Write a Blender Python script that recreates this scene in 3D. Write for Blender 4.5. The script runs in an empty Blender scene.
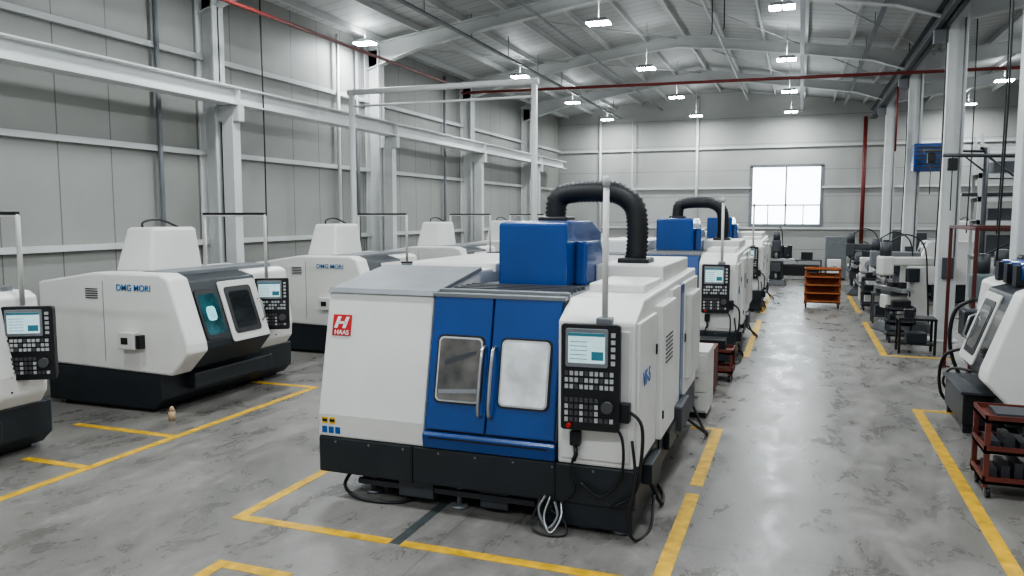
import bpy, bmesh, math, random
from mathutils import Vector, Matrix
random.seed(4)
R=math.radians
scene=bpy.context.scene
COL=scene.collection

# ---------------------------------------------------------------- materials
def pmat(name,col,rough=.5,metal=0,var=.12,scale=3.0,bump=0,emis=None,es=0,coat=0):
    m=bpy.data.materials.new(name); m.use_nodes=True
    nt=m.node_tree; b=nt.nodes['Principled BSDF']
    b.inputs['Roughness'].default_value=rough; b.inputs['Metallic'].default_value=metal
    tc=nt.nodes.new('ShaderNodeTexCoord'); no=nt.nodes.new('ShaderNodeTexNoise')
    no.inputs['Scale'].default_value=scale; no.inputs['Detail'].default_value=5
    nt.links.new(tc.outputs['Object'],no.inputs['Vector'])
    rp=nt.nodes.new('ShaderNodeValToRGB')
    rp.color_ramp.elements[0].position=.3; rp.color_ramp.elements[1].position=.7
    rp.color_ramp.elements[0].color=tuple(c*(1-var) for c in col)+(1,)
    rp.color_ramp.elements[1].color=tuple(min(1,c*(1+var*.5)) for c in col)+(1,)
    nt.links.new(no.outputs['Fac'],rp.inputs['Fac']); nt.links.new(rp.outputs['Color'],b.inputs['Base Color'])
    if coat: b.inputs['Coat Weight'].default_value=coat
    if emis:
        b.inputs['Emission Color'].default_value=tuple(emis)+(1,); b.inputs['Emission Strength'].default_value=es
    return m

def panel_mat(name,col,axis,pitch,dark=.45,w=.025,rough=.55,var=.15):
    m=pmat(name,col,rough,0,var,.35)
    nt=m.node_tree; b=nt.nodes['Principled BSDF']
    src=b.inputs['Base Color'].links[0].from_socket
    tc=nt.nodes.new('ShaderNodeTexCoord'); sx=nt.nodes.new('ShaderNodeSeparateXYZ')
    nt.links.new(tc.outputs['Object'],sx.inputs[0])
    d=nt.nodes.new('ShaderNodeMath'); d.operation='DIVIDE'; d.inputs[1].default_value=pitch
    nt.links.new(sx.outputs[axis],d.inputs[0])
    f=nt.nodes.new('ShaderNodeMath'); f.operation='FRACT'; nt.links.new(d.outputs[0],f.inputs[0])
    l=nt.nodes.new('ShaderNodeMath'); l.operation='LESS_THAN'; l.inputs[1].default_value=w/pitch
    nt.links.new(f.outputs[0],l.inputs[0])
    mx=nt.nodes.new('ShaderNodeMix'); mx.data_type='RGBA'
    nt.links.new(l.outputs[0],mx.inputs[0]); nt.links.new(src,mx.inputs[6])
    mx.inputs[7].default_value=tuple(c*dark for c in col)+(1,)
    nt.links.new(mx.outputs[2],b.inputs['Base Color'])
    return m

def floor_mat():
    m=bpy.data.materials.new('polished_concrete'); m.use_nodes=True
    nt=m.node_tree; b=nt.nodes['Principled BSDF']
    tc=nt.nodes.new('ShaderNodeTexCoord')
    mp=nt.nodes.new('ShaderNodeMapping'); mp.inputs['Scale'].default_value=(1.6,.8,1); nt.links.new(tc.outputs['Object'],mp.inputs[0])
    def noise(s,d=6,r=.6,dist=0):
        n=nt.nodes.new('ShaderNodeTexNoise'); n.inputs['Scale'].default_value=s; n.inputs['Detail'].default_value=d
        n.inputs['Roughness'].default_value=r; n.inputs['Distortion'].default_value=dist; nt.links.new(mp.outputs[0],n.inputs['Vector']); return n
    n1=noise(.4,4); n2=noise(1.4,10,.72,.4); n3=noise(13,9,.8)
    def math_(op,a,b_):
        q=nt.nodes.new('ShaderNodeMath'); q.operation=op
        for i,v in enumerate((a,b_)):
            if isinstance(v,(int,float)): q.inputs[i].default_value=v
            else: nt.links.new(v,q.inputs[i])
        return q.outputs[0]
    s=math_('ADD',math_('MULTIPLY',n1.outputs['Fac'],.3),math_('ADD',math_('MULTIPLY',n2.outputs['Fac'],.45),math_('MULTIPLY',n3.outputs['Fac'],.25)))
    rp=nt.nodes.new('ShaderNodeValToRGB'); e=rp.color_ramp.elements
    e[0].position=.39; e[0].color=(.105,.098,.090,1); e[1].position=.61; e[1].color=(.255,.243,.225,1)
    nt.links.new(s,rp.inputs['Fac'])
    n4=noise(4,4,.6); st=nt.nodes.new('ShaderNodeMapRange'); st.inputs[1].default_value=.63; st.inputs[2].default_value=.74; st.inputs[3].default_value=0; st.inputs[4].default_value=.4
    nt.links.new(n4.outputs['Fac'],st.inputs[0]); st=st.outputs[0]
    sx=nt.nodes.new('ShaderNodeSeparateXYZ'); nt.links.new(tc.outputs['Object'],sx.inputs[0])
    outs=[]
    for ax,p,off in (('X',5.5,.55),('Y',7,.0)):
        v=math_('FRACT',math_('DIVIDE',math_('ADD',sx.outputs[ax],off*p+100*p),p),0)
        outs.append(math_('LESS_THAN',v,.012/p))
    mk_=math_('MAXIMUM',math_('MULTIPLY',math_('MAXIMUM',outs[0],outs[1]),.6),st)
    mx=nt.nodes.new('ShaderNodeMix'); mx.data_type='RGBA'
    nt.links.new(mk_,mx.inputs[0]); nt.links.new(rp.outputs['Color'],mx.inputs[6]); mx.inputs[7].default_value=(.055,.053,.05,1)
    nt.links.new(mx.outputs[2],b.inputs['Base Color'])
    r2=nt.nodes.new('ShaderNodeMapRange'); r2.inputs[1].default_value=.35; r2.inputs[2].default_value=.65
    r2.inputs[3].default_value=.2; r2.inputs[4].default_value=.48
    nt.links.new(n2.outputs['Fac'],r2.inputs[0]); nt.links.new(r2.outputs[0],b.inputs['Roughness'])
    return m

WHITE=pmat('machine_white_paint',(.68,.67,.64),.35,0,.06,1.5)
WHITE2=pmat('machine_offwhite_paint',(.57,.56,.53),.42,0,.08,1.5)
DARK=pmat('dark_slate_paint',(.018,.023,.028),.42,0,.2,2)
BLACK=pmat('black_plastic',(.010,.010,.011),.4,0,.2,4)
BLUE=pmat('blue_paint',(.004,.050,.21),.27,0,.14,1.5,coat=.3)
BLUE2=pmat('blue_light_paint',(.008,.10,.34),.35,0,.12,1.5)
GREY=pmat('grey_metal',(.25,.26,.27),.4,.5,.15,3)
GREYP=pmat('grey_paint',(.17,.18,.19),.5,0,.15,3)
GREYD=pmat('charcoal_paint',(.05,.054,.06),.5,0,.2,3)
GREENP=pmat('machine_green_grey_paint',(.13,.16,.165),.45,0,.15,3)
STEEL=pmat('bright_steel',(.5,.5,.5),.28,.9,.1,4)
COLM=pmat('column_white_paint',(.54,.55,.54),.5,0,.1,1)
BEAM=pmat('beam_white_paint',(.66,.67,.66),.5,0,.08,1)
RAFT=pmat('rafter_grey_paint',(.52,.53,.52),.5,0,.1,1)
RED=pmat('red_pipe_paint',(.15,.018,.015),.45,0,.15,2)
REDD=pmat('oxide_red_steel',(.08,.014,.011),.5,0,.2,2)
REDCART=pmat('dark_red_paint',(.12,.025,.015),.5,0,.3,4)
WOOD=pmat('orange_wood',(.40,.12,.03),.55,0,.3,5)
YEL=pmat('yellow_floor_paint',(.62,.37,.02),.5,0,.4,7)
YEL2=pmat('yellow_label',(.7,.45,.03),.5)
TAPE=pmat('dark_green_tape',(.05,.06,.06),.5,0,.3,7)
BEIGE=pmat('beige_plastic',(.5,.36,.22),.5,0,.1,7)
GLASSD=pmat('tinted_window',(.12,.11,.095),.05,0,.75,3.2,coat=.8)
GLASSL=pmat('window_painted_glow',(.52,.545,.55),.05,0,.45,4.5,coat=.8,emis=(.85,.88,.88),es=.18)  # bright reflections put into the pane as pale colour and faint glow
GLASSK=pmat('black_window',(.02,.025,.027),.06,0,.5,3,coat=.8)
GLASSG=pmat('lit_window',(.02,.07,.08),.08,0,.9,4,coat=.5,emis=(.1,.45,.55),es=.08)
CYAN=pmat('work_light_glow',(.2,.5,.55),.3,0,.6,9,emis=(.25,.75,.85),es=.55)
SCREEN=pmat('screen_lit',(.2,.35,.38),.15,0,.3,20,emis=(.60,.80,.82),es=.7)
SCREEN2=pmat('screen_dark_area',(.02,.08,.11),.2,0,.3,20,emis=(.05,.22,.28),es=.4)
KEYL=pmat('key_light',(.45,.46,.46),.5,0,.1,4)
KEYD=pmat('key_dark',(.07,.07,.075),.5,0,.1,4)
REDB=pmat('red_button',(.5,.02,.015),.4,0,.1,4)
TXTB=pmat('lettering_blue',(.01,.14,.34),.5)
TXTR=pmat('lettering_red',(.5,.02,.02),.5)
TXTW=pmat('lettering_white',(.8,.8,.8),.5)
RUB=pmat('black_rubber',(.012,.012,.013),.5,0,.2,6)
LAMP=pmat('lamp_emitter',(.9,.9,.9),.5,0,0,3,emis=(.88,.96,1),es=70)
DAY=pmat('daylit_pane',(.8,.85,.9),.3,0,.02,1,emis=(.86,.94,1),es=6)
CONC=floor_mat()
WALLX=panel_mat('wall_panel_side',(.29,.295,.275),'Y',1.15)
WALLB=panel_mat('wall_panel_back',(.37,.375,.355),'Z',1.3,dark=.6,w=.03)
CEILM=panel_mat('roof_sheet',(.43,.44,.43),'Y',.5,dark=.75,w=.08)

# ---------------------------------------------------------------- geometry helpers
M=Matrix.Identity(4)
def empty(name,loc=(0,0,0),rz=0):
    o=bpy.data.objects.new(name,None); o.location=loc; o.rotation_euler=(0,0,rz); o.empty_display_size=.2
    COL.objects.link(o); return o
def mk(parent,name,verts,faces,mat,bev=0,smooth=False,seg=2):
    me=bpy.data.meshes.new(name)
    me.from_pydata([tuple(M@Vector(v)) for v in verts],[],faces)
    bm=bmesh.new(); bm.from_mesh(me); bmesh.ops.recalc_face_normals(bm,faces=bm.faces); bm.to_mesh(me); bm.free()
    me.materials.append(mat)
    if smooth:
        for p in me.polygons: p.use_smooth=True
    o=bpy.data.objects.new(name,me); COL.objects.link(o)
    if parent: o.parent=parent
    if bev:
        b=o.modifiers.new('bevel','BEVEL'); b.width=bev; b.segments=seg; b.limit_method='ANGLE'; b.angle_limit=R(25)
    return o
def boxdata(x0,x1,y0,y1,z0,z1,off=0):
    v=[(x,y,z) for z in (z0,z1) for y in (y0,y1) for x in (x0,x1)]
    f=[(0,1,3,2),(4,5,7,6),(0,1,5,4),(2,3,7,6),(0,2,6,4),(1,3,7,5)]
    return v,[tuple(i+off for i in q) for q in f]
def box(parent,name,x0,x1,y0,y1,z0,z1,mat,bev=0):
    v,f=boxdata(x0,x1,y0,y1,z0,z1); return mk(parent,name,v,f,mat,bev)
def boxes(parent,name,lst,mat,bev=0):
    V=[];F=[]
    for b in lst:
        v,f=boxdata(*b,off=len(V)); V+=v;F+=f
    return mk(parent,name,V,F,mat,bev)
def ext(parent,name,pts,vec,mat,bev=0,seg=2):
    n=len(pts); vec=Vector(vec)
    V=[Vector(p) for p in pts]+[Vector(p)+vec for p in pts]
    F=[tuple(range(n)),tuple(range(2*n-1,n-1,-1))]+[(i,(i+1)%n,(i+1)%n+n,i+n) for i in range(n)]
    return mk(parent,name,V,F,mat,bev,seg=seg)
def prx(parent,name,prof,x0,x1,mat,bev=0):   # profile (y,z) along x
    return ext(parent,name,[(x0,p[0],p[1]) for p in prof],(x1-x0,0,0),mat,bev)
def pry(parent,name,prof,y0,y1,mat,bev=0):   # profile (x,z) along y
    return ext(parent,name,[(p[0],y0,p[1]) for p in prof],(0,y1-y0,0),mat,bev)
def taper(parent,name,b,t,z0,z1,mat,bev=0):  # b,t=(x0,x1,y0,y1)
    v=[(b[0],b[2],z0),(b[1],b[2],z0),(b[1],b[3],z0),(b[0],b[3],z0),(t[0],t[2],z1),(t[1],t[2],z1),(t[1],t[3],z1),(t[0],t[3],z1)]
    f=[(0,1,2,3),(4,5,6,7),(0,1,5,4),(1,2,6,5),(2,3,7,6),(3,0,4,7)]
    return mk(parent,name,v,f,mat,bev)
def smoothpath(pts,n=6):
    P=[Vector(p) for p in pts]
    if len(P)<3: return P
    Q=[P[0]*2-P[1]]+P+[P[-1]*2-P[-2]]; out=[]
    for i in range(1,len(Q)-2):
        for k in range(n):
            t=k/n; a,b,c,d=Q[i-1],Q[i],Q[i+1],Q[i+2]
            out.append(.5*((2*b)+(c-a)*t+(2*a-5*b+4*c-d)*t*t+(3*b-a-3*c+d)*t**3))
    out.append(P[-1]); return out
def tube(parent,name,pts,r,mat,n=10,sm=0,corr=0,r2=None):
    P=smoothpath(pts,sm) if sm else [Vector(p) for p in pts]
    if corr:
        L=[0]
        for a,b in zip(P,P[1:]): L.append(L[-1]+(b-a).length)
        N=int(L[-1]/corr)*2; Q=[];j=0
        for k in range(N+1):
            s=L[-1]*k/N
            while j<len(L)-2 and L[j+1]<s: j+=1
            t=(s-L[j])/max(1e-6,L[j+1]-L[j]); Q.append(P[j].lerp(P[j+1],min(1,t)))
        P=Q
    V=[];F=[]; up=None
    for i,p in enumerate(P):
        t=(P[min(i+1,len(P)-1)]-P[max(i-1,0)]).normalized()
        if up is None:
            up=Vector((0,0,1)) if abs(t.z)<.9 else Vector((1,0,0))
        s=t.cross(up).normalized(); up=s.cross(t).normalized()
        rr_=r*(1 if not corr else (1.0 if i%2 else .86))
        if r2 is not None: rr_=r+(r2-r)*i/(len(P)-1)
        for k in range(n):
            a=2*math.pi*k/n; V.append(p+s*math.cos(a)*rr_+up*math.sin(a)*rr_)
    for i in range(len(P)-1):
        for k in range(n):
            F.append((i*n+k,i*n+(k+1)%n,(i+1)*n+(k+1)%n,(i+1)*n+k))
    F.append(tuple(range(n))); F.append(tuple(range(len(V)-1,len(V)-n-1,-1)))
    o=mk(parent,name,V,F,mat,0,False)
    for p in o.data.polygons: p.use_smooth=len(p.vertices)==4
    return o
def rr(x0,x1,z0,z1,r,n=4):
    out=[]
    for cx,cz,a0 in ((x1-r,z1-r,0),(x0+r,z1-r,90),(x0+r,z0+r,180),(x1-r,z0+r,270)):
        for k in range(n+1):
            a=R(a0+90*k/n); out.append((cx+r*math.cos(a),cz+r*math.sin(a)))
    return out
def text(parent,name,s,loc,rot,size,mat,off=.012):
    c=bpy.data.curves.new(name,'FONT'); c.body=s; c.size=size; c.extrude=.002; c.materials.append(mat); c.offset=size*off
    o=bpy.data.objects.new(name,c); o.location=M@Vector(loc); o.rotation_euler=rot; COL.objects.link(o); o.parent=parent
    return o

# ---------------------------------------------------------------- control pendant (facing -Y locally)
def pendant(parent,loc,ang,w=.55,h=.95,tilt=0,body=None):
    global M
    save=M.copy(); M=M@Matrix.Translation(loc)@Matrix.Rotation(ang,4,'Z')@Matrix.Rotation(tilt,4,'X')
    a=w/2; H=h/2
    box(parent,'pendant_back',-a*.92,a*.92,.03,.14,-H*.97,H*.97,body or DARK,.02)
    ext(parent,'pendant_face',[(x,-.03,z) for x,z in rr(-a,a,-H,H,.03)],(0,.07,0),BLACK,.006)
    ext(parent,'pendant_bezel',[(x,-.045,z) for x,z in rr(-a*.84,a*.60,H*.20,H*.92,.02)],(0,.02,0),GREY,.004)
    ext(parent,'pendant_screen',[(x,-.05,z) for x,z in rr(-a*.74,a*.50,H*.28,H*.84,.01)],(0,.012,0),SCREEN)
    boxes(parent,'pendant_screen_rows',[(-a*.68,-a*.1,-.053,-.049,H*(.35+.08*k),H*(.362+.08*k)) for k in range(5)]+[(-a*.74,a*.50,-.053,-.049,H*.78,H*.84),(a*.05,a*.45,-.053,-.049,H*.34,H*.50)],SCREEN2)
    kl=[];kd=[]
    nx=10
    for r in range(8):
        for c in range(nx):
            x=-a*.86+c*a*1.7/nx; z=H*.12-r*H*.125
            if r==3: continue
            if r>3 and c>6 and r<7: continue
            (kl if (r<3 and (c+r)%4) or (r>4 and c%3==0) else kd).append((x,x+a*.12,-.045,-.028,z-H*.08,z))
    boxes(parent,'pendant_keys_light',kl,KEYL); boxes(parent,'pendant_keys_dark',kd,KEYD)
    boxes(parent,'pendant_side_keys',[(a*.70,a*.84,-.045,-.028,H*(.25+.13*k),H*(.33+.13*k)) for k in range(5)],KEYL)
    tube(parent,'pendant_handwheel',[(a*.6,-.09,-H*.52),(a*.6,-.03,-H*.52)],a*.2,KEYD,14)
    tube(parent,'pendant_emergency_stop',[(-a*.7,-.08,-H*.9),(-a*.7,-.03,-H*.9)],a*.08,REDB,12)
    M=save

# ---------------------------------------------------------------- big milling machine
def mill(name,ox,oy,duct=True):
    p=empty(name,(ox,oy,0))
    fy=lambda z:.0+.27*(z-.9)/1.28
    box(p,'base_skirt',0,3.41,0,4.3,.27,.66,DARK,.02)
    boxes(p,'base_skirt_folds',[(1.1,1.12,-.012,0,.27,.66),(2.62,2.64,-.012,0,.27,.66),(3.41,3.425,1.2,1.22,.27,.66),(3.41,3.425,2.6,2.62,.27,.66)],BLACK)
    boxes(p,'base_bolts',[(.2+.4*k,.22+.4*k,-.006,0,.60,.62) for k in range(8)],GREYP)
    box(p,'under_frame',.35,3.15,.30,4.0,.08,.30,BLACK,.01)
    box(p,'coolant_tank',2.45,3.38,.02,1.6,.05,.29,DARK,.01)
    box(p,'coolant_tank_lid',2.50,2.62,-.02,.05,.14,.24,BLACK,.005)
    boxes(p,'under_pipes',[(.4,2.4,.12,.18,.14,.2),(.9,1.3,.1,.3,.08,.26),(1.8,2.1,.15,.3,.05,.26)],GREYD,.01)
    for i,(x,y) in enumerate([(.5,.3),(2.9,.2),(.5,2.2),(3.2,2.2),(.5,3.9),(3.2,3.9),(1.55,.2),(3.25,.15)]):
        tube(p,'levelling_foot_%d'%i,[(x,y,0),(x,y,.035)],.09,GREY,12)
        tube(p,'levelling_screw_%d'%i,[(x,y,.02),(x,y,.3)],.03,GREY,8)
    prx(p,'enclosure_left',[(0,.66),(0,.9),(.27,2.18),(1.5,2.36),(4.25,2.32),(4.25,.66)],0,1.25,WHITE,.025)
    prx(p,'top_lip_left',[(.24,2.17),(.30,2.22),(1.5,2.395),(1.52,2.35)],-.01,1.27,GREYP,.006)
    prx(p,'enclosure_centre',[(.04,.66),(.04,.9),(.31,2.16),(.75,2.2),(4.25,2.2),(4.25,.66)],1.25,2.64,GREYP,.01)
    boxes(p,'door_track',[(1.25,2.66,.24,.34,2.17,2.21),(1.25,2.66,.38,.44,2.18,2.24)],GREY,.005)
    for nm,x0,x1 in (('door_left',1.27,1.915),('door_right',1.93,2.63)):
        prx(p,nm,[(fy(.86)-.02,.86),(fy(2.19)-.02,2.19),(fy(2.19)+.05,2.19),(fy(.86)+.05,.86)],x0,x1,BLUE,.015)
    prx(p,'door_sill',[(-.03,.67),(-.045,.80),(-.02,.84),(.06,.84),(.06,.67)],1.25,2.64,BLUE,.01)
    box(p,'door_sill_slot',1.32,2.58,-.05,-.03,.775,.79,BLACK)
    def onf(nm,poly,off,th,mat,bev=0):
        pts=[(x,fy(z)-off,z) for x,z in poly]; return ext(p,nm,pts,(0,-th,0.0),mat,bev)
    for k,(x0,x1) in enumerate(((1.38,1.83),(2.06,2.53))):
        onf('window_gasket_%d'%k,rr(x0-.03,x1+.03,1.13,1.80,.06),.015,.016,BLACK)
        onf('window_frame_%d'%k,rr(x0-.012,x1+.012,1.148,1.782,.05),.03,.008,KEYL)
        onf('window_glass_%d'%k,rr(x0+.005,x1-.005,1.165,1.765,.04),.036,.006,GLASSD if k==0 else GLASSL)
    onf('window_inner_rail',[(1.40,1.22),(1.81,1.25),(1.81,1.29),(1.40,1.26)],.0425,.001,GREY)
    onf('window_inner_arm',[(1.45,1.5),(1.78,1.62),(1.78,1.66),(1.45,1.56)],.0425,.001,GREYD)
    for k,x in enumerate((1.865,1.975)):
        tube(p,'door_handle_%d'%k,[(x,fy(1.68)-.02,1.70),(x,fy(1.66)-.10,1.66),(x,fy(1.3)-.11,1.35),(x,fy(1.08)-.10,1.08),(x,fy(1.05)-.02,1.03)],.018,STEEL,10,4)
    prx(p,'enclosure_right',[(0,.66),(0,2.02),(.08,2.06),(.4,2.2),(4.25,2.26),(4.25,.66)],2.66,3.39,WHITE,.025)
    box(p,'right_front_panel',2.70,3.35,-.02,0,.72,1.95,WHITE,.01)
    for i,(y0,y1,mt) in enumerate([(.05,.95,WHITE),(1.0,1.9,WHITE),(1.94,2.6,WHITE),(2.62,2.92,BLUE),(2.94,4.22,WHITE)]):
        box(p,'side_panel_%d'%i,3.385,3.425+(.05 if i==1 else 0),y0,y1,.68,2.02+(.06 if i else 0)+(.08 if i>1 else 0),mt,.015)
    boxes(p,'side_vent',[(3.475,3.482,1.2,1.65,1.45+.045*k,1.465+.045*k) for k in range(7)],BLACK)
    boxes(p,'side_latches',[(3.475,3.49,1.03,1.07,.9,.98),(3.425,3.44,.88,.92,1.6,1.7),(3.425,3.44,2.02,2.06,1.0,1.1),(3.425,3.44,3.0,3.05,1.4,1.5)],BLACK)
    text(p,'side_lettering','VF-5',(3.43,.2,1.40),(R(90),0,R(90)),.2,BLUE2)
    boxes(p,'side_lower_box',[(3.41,3.50,.35,.9,.42,.62),(3.41,3.47,1.6,2.3,.4,.6)],DARK,.01)
    box(p,'side_cabinet',3.42,3.5,3.1,4.0,.9,2.0,WHITE2,.02)
    box(p,'side_cabinet_lower',3.42,3.52,2.2,2.9,.45,.75,GREYD,.02)
    box(p,'top_cover_rear_left',.15,1.3,1.9,4.2,2.3,2.42,WHITE,.02)
    box(p,'top_cover_right',2.72,3.3,.9,1.9,2.2,2.30,WHITE,.02)
    box(p,'top_cover_right_rear',2.5,3.3,2.05,4.1,2.2,2.42,WHITE2,.02)
    boxes(p,'top_slide_rails',[(1.3,2.6,.5+.16*k,.56+.16*k,2.19,2.235) for k in range(5)],GREYD)
    prx(p,'spindle_head_cover',[(1.28,2.2),(1.30,2.91),(1.5,2.93),(2.45,2.93),(2.9,2.8),(2.9,2.2)],1.56,2.36,BLUE,.03)
    prx(p,'spindle_side_cover',[(1.6,2.2),(1.65,2.70),(2.3,2.70),(2.5,2.5),(2.5,2.2)],2.36,2.50,BLUE,.03)
    if duct:
        tube(p,'extraction_duct',[(1.84,2.6,2.85),(1.84,2.6,3.06),(1.88,2.6,3.22),(2.06,2.6,3.28),(2.4,2.6,3.29),(2.65,2.6,3.26),(2.83,2.6,3.12),(2.88,2.6,2.9),(2.88,2.6,2.6),(2.85,2.6,2.35)],.14,RUB,16,6,corr=.05)
        box(p,'duct_flange',1.66,2.04,2.4,2.8,2.85,2.98,BLACK,.02)
        box(p,'duct_flange_lower',2.68,3.06,2.4,2.8,2.4,2.48,BLACK,.02)
    pendant(p,(3.01,-.13,1.53),R(4),.54,.98)
    box(p,'pendant_bracket',2.95,3.15,-.05,.02,1.2,1.8,GREYP,.01)
    tube(p,'signal_mast',[(3.11,-.02,2.0),(3.11,-.02,3.25)],.028,WHITE2,12)
    tube(p,'signal_mast_tip',[(3.11,-.02,3.25),(3.11,-.02,3.35)],.035,KEYL,12)
    box(p,'mast_foot',3.04,3.18,-.08,.05,2.0,2.07,GREYP,.01)
    tube(p,'pendant_cable',[(3.2,-.05,1.1),(3.3,-.08,.95),(3.28,-.05,.6),(3.1,-.06,.4),(2.9,-.04,.5)],.014,RUB,8,6)
    tube(p,'side_hose',[(3.32,-.06,1.25),(3.47,-.06,1.1),(3.46,-.05,.7),(3.40,-.05,.45),(3.2,-.04,.3)],.016,RUB,8,6)
    tube(p,'side_hose_lower',[(3.38,-.04,.95),(3.42,-.08,.6),(3.36,-.12,.25),(3.42,-.06,.03),(3.5,.3,.02),(3.46,.7,.2)],.014,RUB,8,6)
    box(p,'cable_gland',3.27,3.36,-.1,0,1.12,1.30,BLACK,.01)
    box(p,'spray_gun',2.80,2.90,-.09,0,.86,1.0,BLACK,.015)
    tube(p,'spray_gun_nozzle',[(2.85,-.06,.86),(2.86,-.07,.78),(2.84,-.08,.72)],.022,BLACK,8)
    tube(p,'spray_gun_hose',[(2.84,-.08,.74),(2.80,-.08,.6),(2.85,-.06,.45),(2.75,-.04,.3)],.012,RUB,8,6)
    tube(p,'coolant_hose',[(2.55,-.02,.33),(2.5,-.08,.2),(2.60,-.12,.05),(2.68,-.06,.15),(2.64,-.02,.28)],.014,GREY,8,6)
    tube(p,'coolant_hose_loop',[(2.6,-.02,.33),(2.56,-.1,.15),(2.64,-.16,.025),(2.72,-.08,.15),(2.70,.0,.28)],.011,STEEL,8,6)
    tube(p,'coolant_hose_coil',[(2.5,-.02,.3),(2.44,-.12,.06),(2.6,-.2,.02),(2.78,-.14,.02),(2.74,-.05,.12),(2.6,-.03,.2)],.011,RUB,8,6)
    tube(p,'drain_cable',[(.3,.3,.3),(.25,.1,.12),(.5,.0,.03),(.9,.05,.02),(1.1,.3,.05)],.018,RUB,8,6)
    tube(p,'drain_cable_rear',[(3.3,3.4,.4),(3.6,3.5,.15),(3.65,3.8,.03),(3.55,4.1,.03),(3.4,4.2,.3)],.02,RUB,8,6)
    tube(p,'drain_cable_side',[(3.4,.8,.3),(3.5,.9,.05),(3.45,1.3,.02),(3.3,1.5,.1)],.02,RUB,8,6)
    onf('badge_plate',rr(.085,.31,1.72,1.94,.008),.004,.006,TXTR)
    for k,d in enumerate((0,.10)):
        onf('badge_bar_%d'%k,[(.105+d,1.80),(.145+d,1.80),(.185+d,1.92),(.145+d,1.92)],.011,.002,TXTW)
    onf('badge_crossbar',[(.13,1.845),(.25,1.845),(.255,1.87),(.135,1.87)],.011,.002,TXTW)
    text(p,'badge_lettering','HAAS',(.115,fy(1.735)-.014,1.733),(R(78),0,0),.07,TXTW)
    boxes(p,'warning_labels',[(.05+.09*k,.12+.09*k,-.004,.01,.80,.87) for k in range(2)],YEL2)
    boxes(p,'warning_labels_blue',[(.05+.08*k,.11+.08*k,-.004,.01,.70,.77) for k in range(3)],BLUE2)
    boxes(p,'warning_labels_text',[(.055+.09*k,.115+.09*k,-.006,.0,.82,.85) for k in range(2)],BLACK)
    return p

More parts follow.
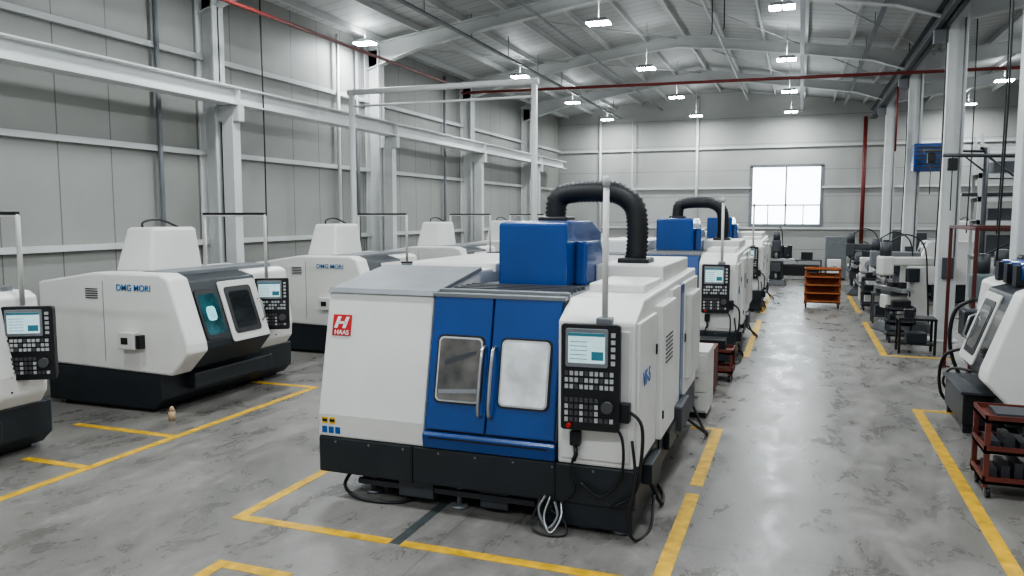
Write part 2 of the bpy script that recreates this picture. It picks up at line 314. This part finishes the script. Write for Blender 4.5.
# ---------------------------------------------------------------- slant bed lathe (front faces +X)
def lathe(name,ox,oy,txt=None,mirror=False,pend=True,lit=True,mast=True,top=True,py=2.3):
    global M
    p=empty(name,(ox,oy,0))
    if mirror: M=Matrix.Scale(-1,4,(1,0,0))
    pry(p,'base',[(-2.25,.06),(-.1,.06),(.08,.22),(.08,.64),(-2.25,.64)],.02,3.2,DARK,.02)
    boxes(p,'base_plinth',[(-2.0,-.2,.1,.5,0,.08),(-2.0,-.2,2.7,3.1,0,.08),(-2.0,-.2,1.5,1.9,0,.08)],BLACK)
    box(p,'chip_tray',.06,.26,.5,2.4,.30,.55,DARK,.02)
    pry(p,'headstock_cover',[(-2.35,.66),(.28,.60),(.62,.95),(.60,1.08),(.27,2.05),(.1,2.12),(-1.2,2.12),(-2.35,1.95)],0,.42,WHITE,.035)
    pry(p,'body_rear',[(-2.3,.64),(-.4,.64),(-.4,2.08),(-1.2,2.1),(-2.3,1.93)],.42,3.0,WHITE2,.02)
    pry(p,'door_recess',[(-.4,.64),(.28,.64),(.54,.95),(.53,1.05),(.22,1.98),(-.1,2.06),(-.4,2.06)],.42,2.0,DARK,.02)
    fx=lambda z:.53-.31*(z-1.05)/.93
    def onf(nm,poly,off,th,mat,bev=0):
        ext(p,nm,[(fx(z)+off,y,z) for y,z in poly],(th,0,0),mat,bev)
    onf('sliding_door_panel',rr(1.05,1.95,.98,1.93,.04),0,.03,WHITE2,.01)
    onf('window_trim_1',rr(.50,1.0,1.08,1.84,.06),0,.02,BLACK)
    onf('window_glass_1',rr(.55,.95,1.15,1.77,.05),.015,.01,GLASSG if lit else GLASSK)
    if lit: onf('window_work_light',rr(.64,.84,1.36,1.58,.06),.0255,.001,CYAN)
    onf('window_trim_2',rr(1.14,1.78,1.10,1.84,.06),.025,.015,BLACK)
    onf('window_glass_2',rr(1.22,1.70,1.18,1.76,.05),.035,.01,GLASSK)
    tube(p,'door_handle',[(fx(1.6)+.05,1.86,1.6),(fx(1.5)+.1,1.86,1.55),(fx(1.3)+.1,1.86,1.3),(fx(1.25)+.03,1.86,1.22)],.015,STEEL,8)
    pry(p,'tailstock_cover',[(-.4,.64),(.10,.64),(.22,.8),(.24,1.05),(.12,2.0),(0,2.06),(-.4,2.06)],2.0,3.05,WHITE,.03)
    boxes(p,'tailstock_seam',[(-.1,.237,2.55,2.57,.85,.87)],BLACK)
    if top:
        taper(p,'top_magazine_cover',(-1.38,-.62,.60,1.75),(-1.25,-.70,.75,1.7),2.08,2.80,WHITE,.05)
        tube(p,'top_pipe',[(-1.05,.9,2.75),(-1.05,.9,2.88),(-1.0,1.2,2.92),(-.9,1.5,2.8)],.018,BLACK,8,4)
    else:
        for k in range(3):
            tube(p,'blue_roller_%d'%k,[(-1.9,1.4+.5*k,2.22),(.0,1.4+.5*k,2.22)],.14,BLUE,14)
            boxes(p,'roller_bearing_%d'%k,[(-.06,.06,1.3+.5*k,1.5+.5*k,2.05,2.32),(-1.95,-1.85,1.3+.5*k,1.5+.5*k,2.05,2.32)],BLACK)
    box(p,'top_rail',-.7,-.1,.5,2.9,2.05,2.12,GREYP,.01)
    boxes(p,'end_vent',[(-1.35,-1.1,-.008,0,1.72+.035*k,1.735+.035*k) for k in range(5)],BLACK)
    box(p,'end_junction_box',-.62,-.3,-.12,0,.98,1.24,WHITE2,.015)
    box(p,'end_junction_slot',-.55,-.42,-.125,-.12,1.06,1.16,BLACK)
    boxes(p,'end_hooks',[(-.28,-.2,-.1,0,1.0,1.2)],BLACK)
    box(p,'end_panel_seam',-1.0,-.99,-.004,0,.75,2.0,GREYP)
    if mast:
        tube(p,'pendant_arm',[(-1.1,py+.05,2.0),(-1.1,py+.05,2.98),(-1.08,py+.05,3.0),(.20,py+.05,3.0),(.22,py+.05,2.98),(.22,py+.05,1.9)],.03,WHITE2,10)
        box(p,'arm_top_bar',-1.1,.22,py+.02,py+.08,3.0,3.04,BLACK)
    if pend: pendant(p,(.36,py,1.45),R(30),.58,.90)
    if txt: text(p,'lettering',txt,(-.72,-.008,1.86),(R(90),0,0),.135,TXTB)
    M=Matrix.Identity(4)
    return p

# ---------------------------------------------------------------- older manual machines for the right hand row
def kneemill(name,x,y,rz,mat):
    p=empty(name,(x,y,0),rz)
    taper(p,'base',(-.45,.45,-.7,.5),(-.35,.35,-.55,.45),0,.25,GREYD,.03)
    taper(p,'column',(-.28,.28,-.1,.45),(-.22,.22,-.1,.4),.25,1.7,mat,.04)
    box(p,'knee',-.2,.2,-.6,-.05,.6,.95,mat,.03)
    box(p,'saddle',-.28,.28,-.55,-.1,.95,1.05,GREYD,.01)
    box(p,'table',-.75,.75,-.5,-.18,1.05,1.15,STEEL,.01)
    box(p,'ram',-.16,.16,-.6,.6,1.7,1.92,mat,.04)
    box(p,'head',-.17,.17,-.75,-.42,1.45,1.95,mat,.05)
    tube(p,'motor',[(0,-.58,1.95),(0,-.58,2.3)],.14,GREYD,14)
    tube(p,'quill',[(0,-.6,1.2),(0,-.6,1.46)],.06,STEEL,12)
    tube(p,'elevating_screw',[(0,-.4,.2),(0,-.4,.62)],.05,STEEL,10)
    for s in(-1,1): 
        tube(p,'table_crank_%d'%s,[(s*.75,-.34,1.1),(s*.84,-.34,1.1),(s*.84,-.34,.98)],.02,BLACK,8)
    boxes(p,'vice_and_tools',[(-.15,.15,-.45,-.22,1.15,1.27),(.35,.5,-.4,-.25,1.15,1.3)],BLACK,.01)
    box(p,'switch_box',.28,.45,-.2,.1,1.3,1.65,DARK,.02)
    tube(p,'cable',[(0,-.5,2.3),(.1,-.1,2.5),(.2,.3,2.2),(.25,.4,1.2),(.3,.45,.1)],.018,RUB,8,6)
    tube(p,'work_lamp',[(-.2,-.1,1.6),(-.45,-.3,1.9),(-.4,-.6,1.7)],.015,BLACK,8,4)
    return p
def enginelathe(name,x,y,rz,mat):     # length along local x, front -y
    p=empty(name,(x,y,0),rz)
    boxes(p,'pedestals',[(-1.4,-.6,-.3,.35,0,.65),(.75,1.3,-.28,.33,0,.65)],mat,.03)
    box(p,'chip_pan',-1.5,1.45,-.45,.42,.62,.70,GREYD,.02)
    box(p,'bed',-1.3,1.4,-.2,.2,.70,.98,mat,.02)
    boxes(p,'bed_ways',[(-.6,1.4,-.2,-.12,.98,1.02),(-.6,1.4,.1,.18,.98,1.02)],STEEL)
    box(p,'headstock',-1.4,-.65,-.3,.35,.98,1.5,mat,.04)
    tube(p,'chuck',[(-.65,0,1.25),(-.48,0,1.25)],.19,GREY,18)
    box(p,'carriage',-.15,.35,-.36,.28,1.0,1.1,GREYP,.02)
    box(p,'apron',-.15,.35,-.4,-.28,.72,1.02,mat,.02)
    box(p,'tool_post',.0,.2,-.15,.05,1.1,1.3,GREYD,.01)
    box(p,'tailstock',.9,1.25,-.16,.16,1.0,1.38,mat,.04)
    tube(p,'tailstock_quill',[(.7,0,1.25),(1.25,0,1.25)],.05,STEEL,12)
    tube(p,'carriage_wheel',[(-.02,-.47,.88),(-.02,-.42,.88)],.1,STEEL,16)
    box(p,'splash_guard',-.7,1.35,.36,.40,.75,1.6,mat,.01)
    boxes(p,'control_levers',[(-1.2+.2*k,-1.17+.2*k,-.42,-.3,1.3,1.33) for k in range(3)],BLACK)
    tube(p,'work_lamp',[(.2,.3,1.1),(.2,.35,1.7),(.1,.1,1.9),(0,-.1,1.75)],.018,BLACK,8,4)
    return p
def gantrypost(name,x,y,h):
    p=empty(name,(x,y,0))
    box(p,'foot',-.3,.3,-.3,.3,0,.04,GREYD); tube(p,'mast',[(0,0,.04),(0,0,h)],.07,GREYD,12)
    tube(p,'boom',[(0,0,h-.1),(-1.6,0,h-.05)],.045,GREYD,10)
    tube(p,'hoist_cable',[(-1.4,0,h-.08),(-1.4,0,h-1.3)],.012,RUB,6)
    box(p,'hoist_body',-1.5,-1.3,-.08,.08,h-.4,h-.12,BLACK,.02)
    tube(p,'brace',[(0,0,h-.7),(-.7,0,h-.1)],.025,GREYD,8)
    return p
def redframe(name,x,y,w,h,d=1.6):
    p=empty(name,(x,y,0))
    L=[]; t=.06
    for yy in (0,d):
        L+=[(0,t,yy,yy+t,0,h),(w-t,w,yy,yy+t,0,h),(t,w-t,yy,yy+t,h-t,h)]
    L+=[(0,t,t,d,h-t,h),(w-t,w,t,d,h-t,h)]
    boxes(p,'posts_and_rails',L,REDD,.008)
    boxes(p,'foot_plates',[(-.06,.12,-.06,.12,0,.02),(w-.12,w+.06,-.06,.12,0,.02),(-.06,.12,d-.06,d+.12,0,.02),(w-.12,w+.06,d-.06,d+.12,0,.02)],REDD)
    box(p,'trolley',w*.45,w*.45+.25,-.02,.12,h-.3,h-.1,BLACK,.01)
    tube(p,'chain',[(w*.45+.12,.05,h-.3),(w*.45+.12,.05,h-1.0)],.012,STEEL,6)
    return p

# ---------------------------------------------------------------- room
WX=-12.4; BY=41.0; Y0=-5; RX=12
box(None,'floor',WX-.2,RX+.2,Y0,BY+.2,-.2,0,CONC)
w=empty('wall_left'); 
box(w,'cladding',WX-.15,WX,Y0,BY,0,8.2,WALLX)
boxes(w,'girts',[(WX,WX+.12,Y0,BY,z,z+.11) for z in (2.35,4.3,6.35)],COLM)
w=empty('wall_right'); box(w,'cladding',RX,RX+.15,Y0,BY,0,9.2,WALLX)
w=empty('wall_back')
wx0,wx1,wz0,wz1=-2.35,.95,2.5,5.4
ext(w,'cladding_left',[(WX,BY,0),(wx0,BY,0),(wx0,BY,9.05),(-4.2,BY,9.35),(WX,BY,8.2)],(0,.2,0),WALLB)
ext(w,'cladding_right',[(wx1,BY,0),(RX,BY,0),(RX,BY,9.2),(4,BY,8.2),(wx1,BY,8.6)],(0,.2,0),WALLB)
box(w,'cladding_below',wx0,wx1,BY,BY+.2,0,wz0,WALLB)
ext(w,'cladding_above',[(wx0,BY,wz1),(wx1,BY,wz1),(wx1,BY,8.6),(wx0,BY,9.05)],(0,.2,0),WALLB)
boxes(w,'girts',[(WX,wx0 if z<5.6 and z>2.4 else RX,BY-.12,BY,z,z+.1) for z in (2.3,4.3,6.3)]+[(wx1,RX,BY-.12,BY,4.3,4.4)],COLM)
w=empty('window_1')
box(w,'pane',wx0,wx1,BY+.08,BY+.1,wz0,wz1,DAY)
cx=(wx1-wx0)/4
boxes(w,'frame',[(wx0-.08,wx1+.08,BY-.03,BY+.07,wz1-.06,wz1+.08),(wx0-.08,wx1+.08,BY-.06,BY+.07,wz0-.08,wz0+.06),(wx0-.08,wx0+.08,BY-.03,BY+.07,wz0,wz1),(wx1-.08,wx1+.08,BY-.03,BY+.07,wz0,wz1)]
  +[(wx0+cx*k-.04,wx0+cx*k+.04,BY-.0,BY+.07,wz0,wz1) for k in (2,)]+[(wx0,wx1,BY,BY+.07,wz0+.95,wz0+1.02)]+[(wx0+cx*k-.025,wx0+cx*k+.025,BY,BY+.07,wz0,wz0+.98) for k in (1,3)],GREYP)
def roofz(x):
    if x<-4.2: return 8.2+(x-WX)/( -4.2-WX)*1.15
    if x<4: return 9.35-(x+4.2)/8.2*1.15
    return 8.2+(x-4)/8*1.0
c=empty('ceiling')
for nm,xa,xb in (('roof_slope_a',WX-.15,-4.2),('roof_slope_b',-4.2,4.0),('roof_slope_c',4.0,RX+.15)):
    za=roofz(xa); zb=roofz(xb-1e-4) if xb<=4 else roofz(xb)
    ext(c,nm,[(xa,Y0,za),(xb,Y0,zb),(xb,Y0,zb+.15),(xa,Y0,za+.15)],(0,BY+.2-Y0,0),CEILM)
pl=[]
x=-11.9
while x<11.8:
    z=roofz(x); pl.append((x,x+.07,Y0,BY,z-.17,z)); x+=1.32
boxes(c,'purlins',pl,RAFT)
CXC=3.3
for i,y in enumerate((0,7,14,21,28,35)):
    f=empty('roof_rafter')
    def ib(nm,xs,dep):
        top=[(x,roofz(x)-.17) for x in xs]; bot=[(x,roofz(x)-.17-d) for x,d in zip(xs,dep)][::-1]
        pry(f,nm+'_web',top+bot,y-.02,y+.02,RAFT)
        for q,(ln) in enumerate((top,bot)):
            for j in range(len(ln)-1):
                (xa,za),(xb,zb)=ln[j],ln[j+1]
                if xa>xb: xa,za,xb,zb=xb,zb,xa,za
                pry(f,nm+'_flange_%d_%d'%(q,j),[(xa,za-.02),(xb,zb-.02),(xb,zb+.02),(xa,za+.02)],y-.12,y+.12,RAFT)
    ib('left',[-12.3,-10.6,-8.5,-6,-4.2,-2.4,0,2,3.1],[.7,.42,.34,.32,.38,.32,.32,.36,.6])
    ib('right',[3.5,5,7,9,11.9],[.6,.4,.34,.34,.5])
    if i<5:
        for k,(xa,xb) in enumerate(((-12,-8.1),(-8.1,-4.2),(-4.2,0),(0,3.8))):
            tube(f,'brace_rod_%d'%k,[(xa,y,roofz(xa)-.25),(xb,y+7,roofz(xb)-.25)],.018,RAFT,6)
    s=empty('steel_column')
    boxes(s,'web',[(WX+.1,WX+.5,y-.02,y+.02,0,7.9)],COLM)
    boxes(s,'flanges',[(WX+.02,WX+.06,y-.17,y+.17,0,8.0),(WX+.46,WX+.50,y-.17,y+.17,0,8.0)],COLM)
    boxes(s,'base_plate',[(WX,WX+.6,y-.25,y+.25,0,.03)],COLM)
    box(s,'crane_bracket',WX+.5,WX+1.05,y-.1,y+.1,5.0,5.35,COLM,.02)
    boxes(s,'support_post',[(WX+.62,WX+.9,y-.12,y+.12,0,5.1)],COLM)
    if y>=14:
        s=empty('hall_column')
        box(s,'shaft',CXC-.2,CXC+.2,y-.2,y+.2,0,8.0,COLM,.02)
        boxes(s,'base_plate',[(CXC-.3,CXC+.3,y-.3,y+.3,0,.03)],COLM)
        boxes(s,'conduit_boxes',[(CXC-.12,CXC+.12,y-.3,y-.2,1.5,2.0)],GREYD,.01)
        tube(s,'conduit',[(CXC+.12,y-.23,2.0),(CXC+.12,y-.23,7.5)],.02,GREYP,8)
        box(s,'crane_bracket',2.8,CXC-.16,y-.1,y+.1,7.0,7.3,GREYP)
b=empty('crane_runway_beam')
boxes(b,'flanges',[(-11.75,-11.35,Y0,39,5.35,5.38),(-11.75,-11.35,Y0,39,5.70,5.73)],BEAM)
box(b,'web',-11.57,-11.53,Y0,39,5.38,5.7,BEAM)
boxes(b,'stiffeners',[(-11.72,-11.38,k*7-.01,k*7+.01,5.38,5.7) for k in range(0,6)],BEAM)
b=empty('crane_runway_beam')
boxes(b,'flanges',[(2.8,3.08,9,39,7.3,7.33),(2.8,3.08,9,39,7.68,7.71)],GREYD)
box(b,'web',2.92,2.96,9,39,7.3,7.7,GREYD)
for y in (0,6.6,13.1,19.6,26.1,32.8,39.2):
    for x in (-9.3,-4.9,-.55,6.7):
        if y==19.6 and x==-9.3: x=-11.6
        L=empty('high_bay_lamp',(x,y,7.8))
        zc=roofz(x)-7.8
        taper(L,'housing',(-.30,.30,-.19,.19),(-.2,.2,-.1,.1),0,.10,GREY,.01)
        boxes(L,'emitter',[(-.28,-.03,-.17,.17,-.04,.0),(.03,.28,-.17,.17,-.04,0)],LAMP)
        tube(L,'hanger',[(0,0,.1),(0,0,zc)],.008,COLM,6)
        ld=bpy.data.lights.new('lamp_light','AREA'); ld.shape='RECTANGLE'; ld.size=.6; ld.size_y=.4; ld.energy=150; ld.color=(.92,.97,1.0)
        lo=bpy.data.objects.new('lamp_light',ld); lo.location=(0,0,-.06); lo.parent=L; COL.objects.link(lo)
        ld=bpy.data.lights.new('added_ceiling_fill','AREA'); ld.shape='RECTANGLE'; ld.size=.4; ld.size_y=.3; ld.energy=13; ld.color=(.92,.97,1.0)  # added upward fill to brighten the roof, not a real part of the fitting
        lo=bpy.data.objects.new('added_ceiling_fill',ld); lo.location=(0,0,.13); lo.rotation_euler=(math.pi,0,0); lo.parent=L; COL.objects.link(lo)
for tx in (-8.95,-.1,1.75):
    f=empty('cable_tray')
    boxes(f,'tray',[(tx-.06,tx+.06,Y0,BY-.3,7.98,8.03)],GREYP)
    boxes(f,'hangers',[(tx-.01,tx+.01,y-.01,y+.01,8.0,roofz(tx)) for y in range(3,40,3)],GREYP)
f=empty('ceiling_conduit')
tube(f,'conduit_a',[(-6.8,Y0,8.35),(-6.8,40.8,8.35)],.035,GREYP,8)
tube(f,'conduit_b',[(-2.6,Y0,8.6),(-2.6,40.8,8.6)],.03,COLM,8)

f=empty('floor_marking')
segs=[(-7.92,-7.80,2,11.45),(-9.2,-7.92,11.33,11.45),(-9.7,-7.92,8.09,8.21),(-8.9,-7.92,6.69,6.81),
 (-5.21,-5.09,6.19,11.0),(-5.21,-3.45,6.07,6.19),(-3.33,-1.06,6.07,6.19),(-4.66,-4.54,2.5,5.28),(-4.54,-3.9,5.16,5.28),
 (-1.06,-.92,4.0,8.35),(-1.06,-.92,8.62,11.1),(-1.06,-.92,17,23.2),(-1.35,-1.06,11.0,11.1),
 (1.72,1.86,3,13.3),(1.86,2.5,13.18,13.3),(1.72,1.86,18.2,23.8),(1.86,3.1,18.2,18.32),(1.86,3.1,23.68,23.8),
 (-7.92,-7.80,13.4,17),(-9.0,-7.92,13.4,13.52),(-1.06,-.92,25,31),(1.72,1.86,26,32)]
boxes(f,'lines',[(a,b_,c_,d,0,.004) for a,b_,c_,d in segs],YEL)
box(f,'dark_tape',-3.44,-3.34,6.1,7.2,0,.003,TAPE)

mill('milling_machine',-4.75,6.93)
mill('milling_machine',-4.55,16.1)
mill('milling_machine',-4.45,25.3,duct=False)
lathe('turning_lathe',-9.0,9.0,'DMG MORI')
lathe('turning_lathe',-9.0,14.25,'DMG MORI')
lathe('turning_lathe',-9.0,19.6,None)
lathe('turning_lathe',-9.0,24.9,None)
lathe('turning_lathe',-9.1,4.05,None,py=2.72)
l=lathe('turning_lathe',2.8,10.8,None,mirror=True,pend=False,lit=False,mast=False,top=False)
tube(l,'front_hose_a',[(-.3,2.6,1.0),(-.62,2.7,.85),(-.66,2.9,.4),(-.5,3.1,.05),(-.1,3.0,.2)],.025,RUB,8,6)
tube(l,'front_hose_b',[(-.3,2.2,.7),(-.5,2.9,.6),(-.55,3.2,.3),(-.3,3.3,.05)],.02,RUB,8,6)
tube(l,'front_hose_c',[(-.2,3.05,1.7),(-.45,3.1,1.5),(-.5,3.15,1.0),(-.35,3.2,.5),(-.1,3.1,.3)],.03,RUB,8,6)
boxes(l,'end_control_box',[(-.42,-.16,2.55,3.0,1.15,1.55)],DARK,.02)
boxes(l,'chip_bin',[(-.62,-.14,1.2,2.6,.12,.55)],BLACK,.02)
boxes(l,'chip_bin_rim',[(-.66,-.10,1.16,2.64,.55,.59)],GREYD,.01)
boxes(l,'chip_bin_feet',[(-.6,-.5,1.25,1.35,0,.12),(-.6,-.5,2.45,2.55,0,.12),(-.26,-.16,1.25,1.35,0,.12),(-.26,-.16,2.45,2.55,0,.12)],BLACK)
boxes(l,'top_motors',[(.3,.7,2.65,2.95,2.1,2.4),(.9,1.4,2.6,2.95,2.1,2.55)],BLACK,.04)
lathe('turning_lathe',4.4,30.0,None,mirror=True,pend=False,lit=False,mast=False)
kneemill('knee_milling_machine',3.7,16.2,R(-90),GREENP)
kneemill('knee_milling_machine',2.65,22.4,R(-70),WHITE2)
kneemill('knee_milling_machine',2.75,25.6,R(-90),GREYP)
kneemill('knee_milling_machine',4.5,18.5,R(-90),GREYP)
kneemill('knee_milling_machine',2.4,32.0,R(-90),GREYD)
enginelathe('engine_lathe',5.0,22.0,R(-90),GREYP)
enginelathe('engine_lathe',2.35,29.2,R(-90),WHITE2)
enginelathe('engine_lathe',6.3,16.5,R(-90),WHITE2)
enginelathe('engine_lathe',2.4,35.4,R(-90),GREYD)
gantrypost('jib_hoist',4.6,20.2,4.4)
gantrypost('jib_hoist',4.9,25.6,4.9)
redframe('red_hoist_frame',2.75,14.9,2.9,2.8,2.4)

g=empty('pipe_portal_frame')
tube(g,'post_left',[(-10.8,17.55,0),(-10.8,17.55,6.15)],.075,COLM,12)
tube(g,'post_right',[(-5.9,17.55,0),(-5.9,17.55,6.15)],.075,COLM,12)
tube(g,'top_bar',[(-10.9,17.55,6.1),(-5.8,17.55,6.1)],.075,COLM,12)
tube(g,'brace_bar',[(-10.8,17.55,5.75),(-5.9,17.55,5.75)],.03,COLM,8)
r=empty('sprinkler_pipe')
tube(r,'main_run',[(-10.6,Y0,7.15),(-10.6,24,7.15)],.045,RED,8)
tube(r,'cross_run',[(-10.6,24,7.0),(11,24,6.75)],.045,RED,8)
tube(r,'riser_run',[(2.75,40.6,1.0),(2.75,40.6,7.6)],.09,RED,8)
tube(r,'drop',[(2.75,27.6,7.0),(2.75,27.6,5.0)],.03,RED,8)

def rackcart(name,x,y,w,d,h,mat,levels):
    p=empty(name,(x,y,0))
    boxes(p,'posts',[(sx*(w/2-.03)-.025,sx*(w/2-.03)+.025,sy*(d/2-.03)-.025,sy*(d/2-.03)+.025,.12,h) for sx in(-1,1) for sy in(-1,1)],mat)
    sh=[]
    for k in range(levels):
        z=.16+(h-.2)*k/(levels-1)
        sh+= [(-w/2,w/2,-d/2,d/2,z,z+.03),(-w/2,w/2,-d/2,-d/2+.02,z,z+.08),(-w/2,w/2,d/2-.02,d/2,z,z+.08),(-w/2,-w/2+.02,-d/2,d/2,z,z+.08),(w/2-.02,w/2,-d/2,d/2,z,z+.08)]
    boxes(p,'shelves',sh,mat)
    for i,(sx,sy) in enumerate([(-1,-1),(1,-1),(-1,1),(1,1)]):
        tube(p,'caster_%d'%i,[(sx*(w/2-.06)-.02,sy*(d/2-.06),.06),(sx*(w/2-.06)+.02,sy*(d/2-.06),.06)],.06,BLACK,14)
        boxes(p,'caster_fork_%d'%i,[(sx*(w/2-.06)-.03,sx*(w/2-.06)+.03,sy*(d/2-.06)-.02,sy*(d/2-.06)+.02,.06,.16)],GREY)
    return p
c=rackcart('wooden_rack_cart',.75,27.3,1.1,.6,1.25,WOOD,5)
boxes(c,'back_panel',[(-.52,.52,.26,.28,.2,1.1)],WOOD)
c=rackcart('red_parts_cart',2.33,9.6,.85,.65,.86,REDCART,3)
boxes(c,'stored_parts',[(-.35+.12*k,-.27+.12*k,-.2,.2,.20,.30+.04*(k%3)) for k in range(6)]+[(-.35+.14*k,-.26+.14*k,-.2,.2,.52,.60+.05*(k%2)) for k in range(5)]+[(-.3,.3,-.2,.2,.86,.90)],GREYD)
def table(name,x,y,w,d,h,mat):
    p=empty(name,(x,y,0))
    box(p,'top',-w/2,w/2,-d/2,d/2,h-.05,h,mat,.005)
    box(p,'shelf',-w/2+.03,w/2-.03,-d/2+.03,d/2-.03,.2,.23,mat)
    boxes(p,'legs',[(sx*(w/2-.03)-.025,sx*(w/2-.03)+.025,sy*(d/2-.03)-.025,sy*(d/2-.03)+.025,0,h-.04) for sx in(-1,1) for sy in(-1,1)],mat)
    return p
t=table('steel_work_table',2.45,18.9,.75,.6,.78,BLACK); boxes(t,'stored_tools',[(-.2,.2,-.2,.2,.23,.45),(-.25,-.05,-.1,.1,.78,.95)],DARK,.01)
t=table('steel_work_table',-.1,38.6,2.2,.8,.95,GREYD); boxes(t,'stored_tools',[(-.8,-.2,-.2,.2,.95,1.6),(.2,.7,-.2,.2,.95,1.3),(-1.0,1.0,-.3,.3,.23,.7)],BLACK,.02)
t=table('steel_work_table',2.35,23.9,.8,.6,.85,GREYD); boxes(t,'stored_tools',[(-.3,.2,-.2,.2,.23,.5),(-.3,.1,-.2,.2,.85,1.1)],DARK,.01)
def cabinet(name,x,y,w,d,h,mat,dr=3):
    p=empty(name,(x,y,0))
    box(p,'carcass',-w/2,w/2,-d/2,d/2,.08,h,mat,.01)
    box(p,'plinth',-w/2+.03,w/2-.03,-d/2+.03,d/2-.03,0,.08,BLACK)
    hh=(h-.14)/dr
    boxes(p,'drawers',[(-w/2+.03,w/2-.03,-d/2-.015,-d/2,.11+k*hh,.09+(k+1)*hh) for k in range(dr)],mat,.005)
    boxes(p,'handles',[(-w/5,w/5,-d/2-.035,-d/2-.015,.08+(k+.8)*hh,.10+(k+.8)*hh) for k in range(dr)],GREY)
    return p
cabinet('tool_cabinet',-1.42,12.0,.45,.8,1.0,WHITE2,3)
cabinet('electrical_cabinet',-6.9,30,1.1,.8,2.1,WHITE2,1)
cabinet('electrical_cabinet',-6.6,22,.9,.7,2.0,WHITE2,1)
cabinet('electrical_cabinet',-8.6,33,1.4,.8,2.2,WHITE2,2)
cabinet('electrical_cabinet',1.35,34.2,.5,.5,1.2,WHITE,1)
cabinet('storage_cabinet',-5.2,38.9,1.5,.7,2.2,GREYP,2)
cabinet('storage_cabinet',1.6,39.2,.9,.7,2.0,GREYP,2)
cabinet('storage_cabinet',4.6,39.2,1.4,.7,2.2,GREYD,2)
cabinet('tool_cabinet',-1.6,13.4,.7,.6,.8,REDCART,4)
c=rackcart('red_parts_cart',-1.45,14.6,.8,.6,.55,REDCART,2)
boxes(c,'stored_parts',[(-.3,.25,-.2,.2,.55,.75)],BLACK,.02)
c=rackcart('parts_trolley',2.3,20.4,.6,.6,.8,GREYD,3); boxes(c,'stored_parts',[(-.25,.25,-.2,.2,.4,.65),(-.2,.2,-.2,.2,.77,1.0)],BLACK,.02)
c=rackcart('parts_trolley',2.2,26.9,.6,.6,1.0,GREYD,3); boxes(c,'stored_parts',[(-.25,.25,-.2,.2,.5,.8),(-.2,.2,-.2,.2,.97,1.2)],BLACK,.02)
kneemill('knee_milling_machine',-.9,35.5,0,GREYD)
s=empty('pallet_rack',(5.0,27.0,0))
boxes(s,'uprights',[(x,x+.09,y,y+.09,0,5.4) for x in(0,2.0,4.0,5.9) for y in(0,1.0)],COLM)
boxes(s,'beams',[(0,6,y,y+.05,z,z+.12) for y in(0,1.04) for z in(1.6,2.7,3.4,4.1,4.9)],COLM)
boxes(s,'decks',[(0,6,0,1.08,z+.12,z+.15) for z in(1.6,2.7,3.4,4.1)],GREY)
boxes(s,'cartons',[(.3,1.1,.1,.9,1.75,2.4),(1.2,1.9,.1,.9,1.75,2.5),(.3,1.2,.1,.9,2.85,3.2),(2.3,3.2,.1,.9,2.85,3.3),(.4,1.4,.1,.9,4.25,4.6)],GREYD,.02)
for k in range(6): tube(s,'bar_stock_%d'%k,[(-.4,.2+.13*k,3.62),(5.9,.2+.13*k,3.62)],.05,STEEL if k%2 else GREYD,8)
h=empty('blue_unit_heater',(3.7,27.2,4.75))
box(h,'casing',-.5,.42,-.35,.35,-.42,.42,BLUE,.03)
boxes(h,'louvres',[(-.42,.34,-.37,-.35,-.33+.12*k,-.29+.12*k) for k in range(6)],DARK)
boxes(h,'mount',[(-.45,-.2,.35,.60,-.05,.05),(.3,.36,.1,.2,.4,1.4)],GREYP)
p=empty('wall_conduits')
for i,(x,zt) in enumerate(((-10.0,8.2),(-5.0,8.8),(-8.3,8.2))):
    tube(p,'back_pipe_%d'%i,[(x,40.7,0),(x,40.7,zt)],.07 if i<2 else .03,COLM,8)
for i,y in enumerate((12.6,19.2,20.2,26.2)):
    tube(p,'side_pipe_%d'%i,[(WX+.15,y,0),(WX+.15,y,8)],.05,GREYP if i!=1 else COLM,8)
p=empty('hanging_cables')
for i,(x,y,z) in enumerate(((3.0,14.5,2.2),(3.9,19,2.6),(-2.3,21,7.6),(-2.0,21,7.7),(3.0,20.6,1.8),(3.0,27.4,2.2),(4.3,24.5,2.5),(-11.5,14.9,1.2))):
    tube(p,'cable_%d'%i,[(x,y,roofz(x)),(x+.03,y,(8+z)/2),(x,y,z)],.016,RUB,6,6)
j=empty('coolant_jug',(-9.75,7.6,0))
taper(j,'body',(-.12,.12,-.1,.1),(-.10,.10,-.08,.08),0,.30,WHITE2,.02); tube(j,'cap',[(0,0,.28),(0,0,.36)],.035,BLUE2,10); boxes(j,'label',[(-.07,.07,-.103,-.09,.06,.2)],BLUE2)
j=empty('oil_bottle',(-8.55,8.8,0))
tube(j,'body',[(0,0,0),(0,0,.14)],.05,BEIGE,12); tube(j,'neck',[(0,0,.14),(0,0,.21)],.05,BEIGE,12,0,0,.018)

# ---------------------------------------------------------------- camera / world
cam=bpy.data.cameras.new('camera'); co=bpy.data.objects.new('camera',cam); COL.objects.link(co)
cam.sensor_width=36; cam.lens=27.42; cam.clip_end=200
co.location=(0,0,3.0); co.rotation_euler=(R(90-5.35),0,R(20.2)); scene.camera=co
wd=bpy.data.worlds.new('world'); scene.world=wd; wd.use_nodes=True
wd.node_tree.nodes['Background'].inputs[0].default_value=(.78,.86,.95,1); wd.node_tree.nodes['Background'].inputs[1].default_value=.6
try:
    scene.view_settings.look='AgX - Medium High Contrast'
    scene.view_settings.exposure=.1
except Exception as e: print(e)
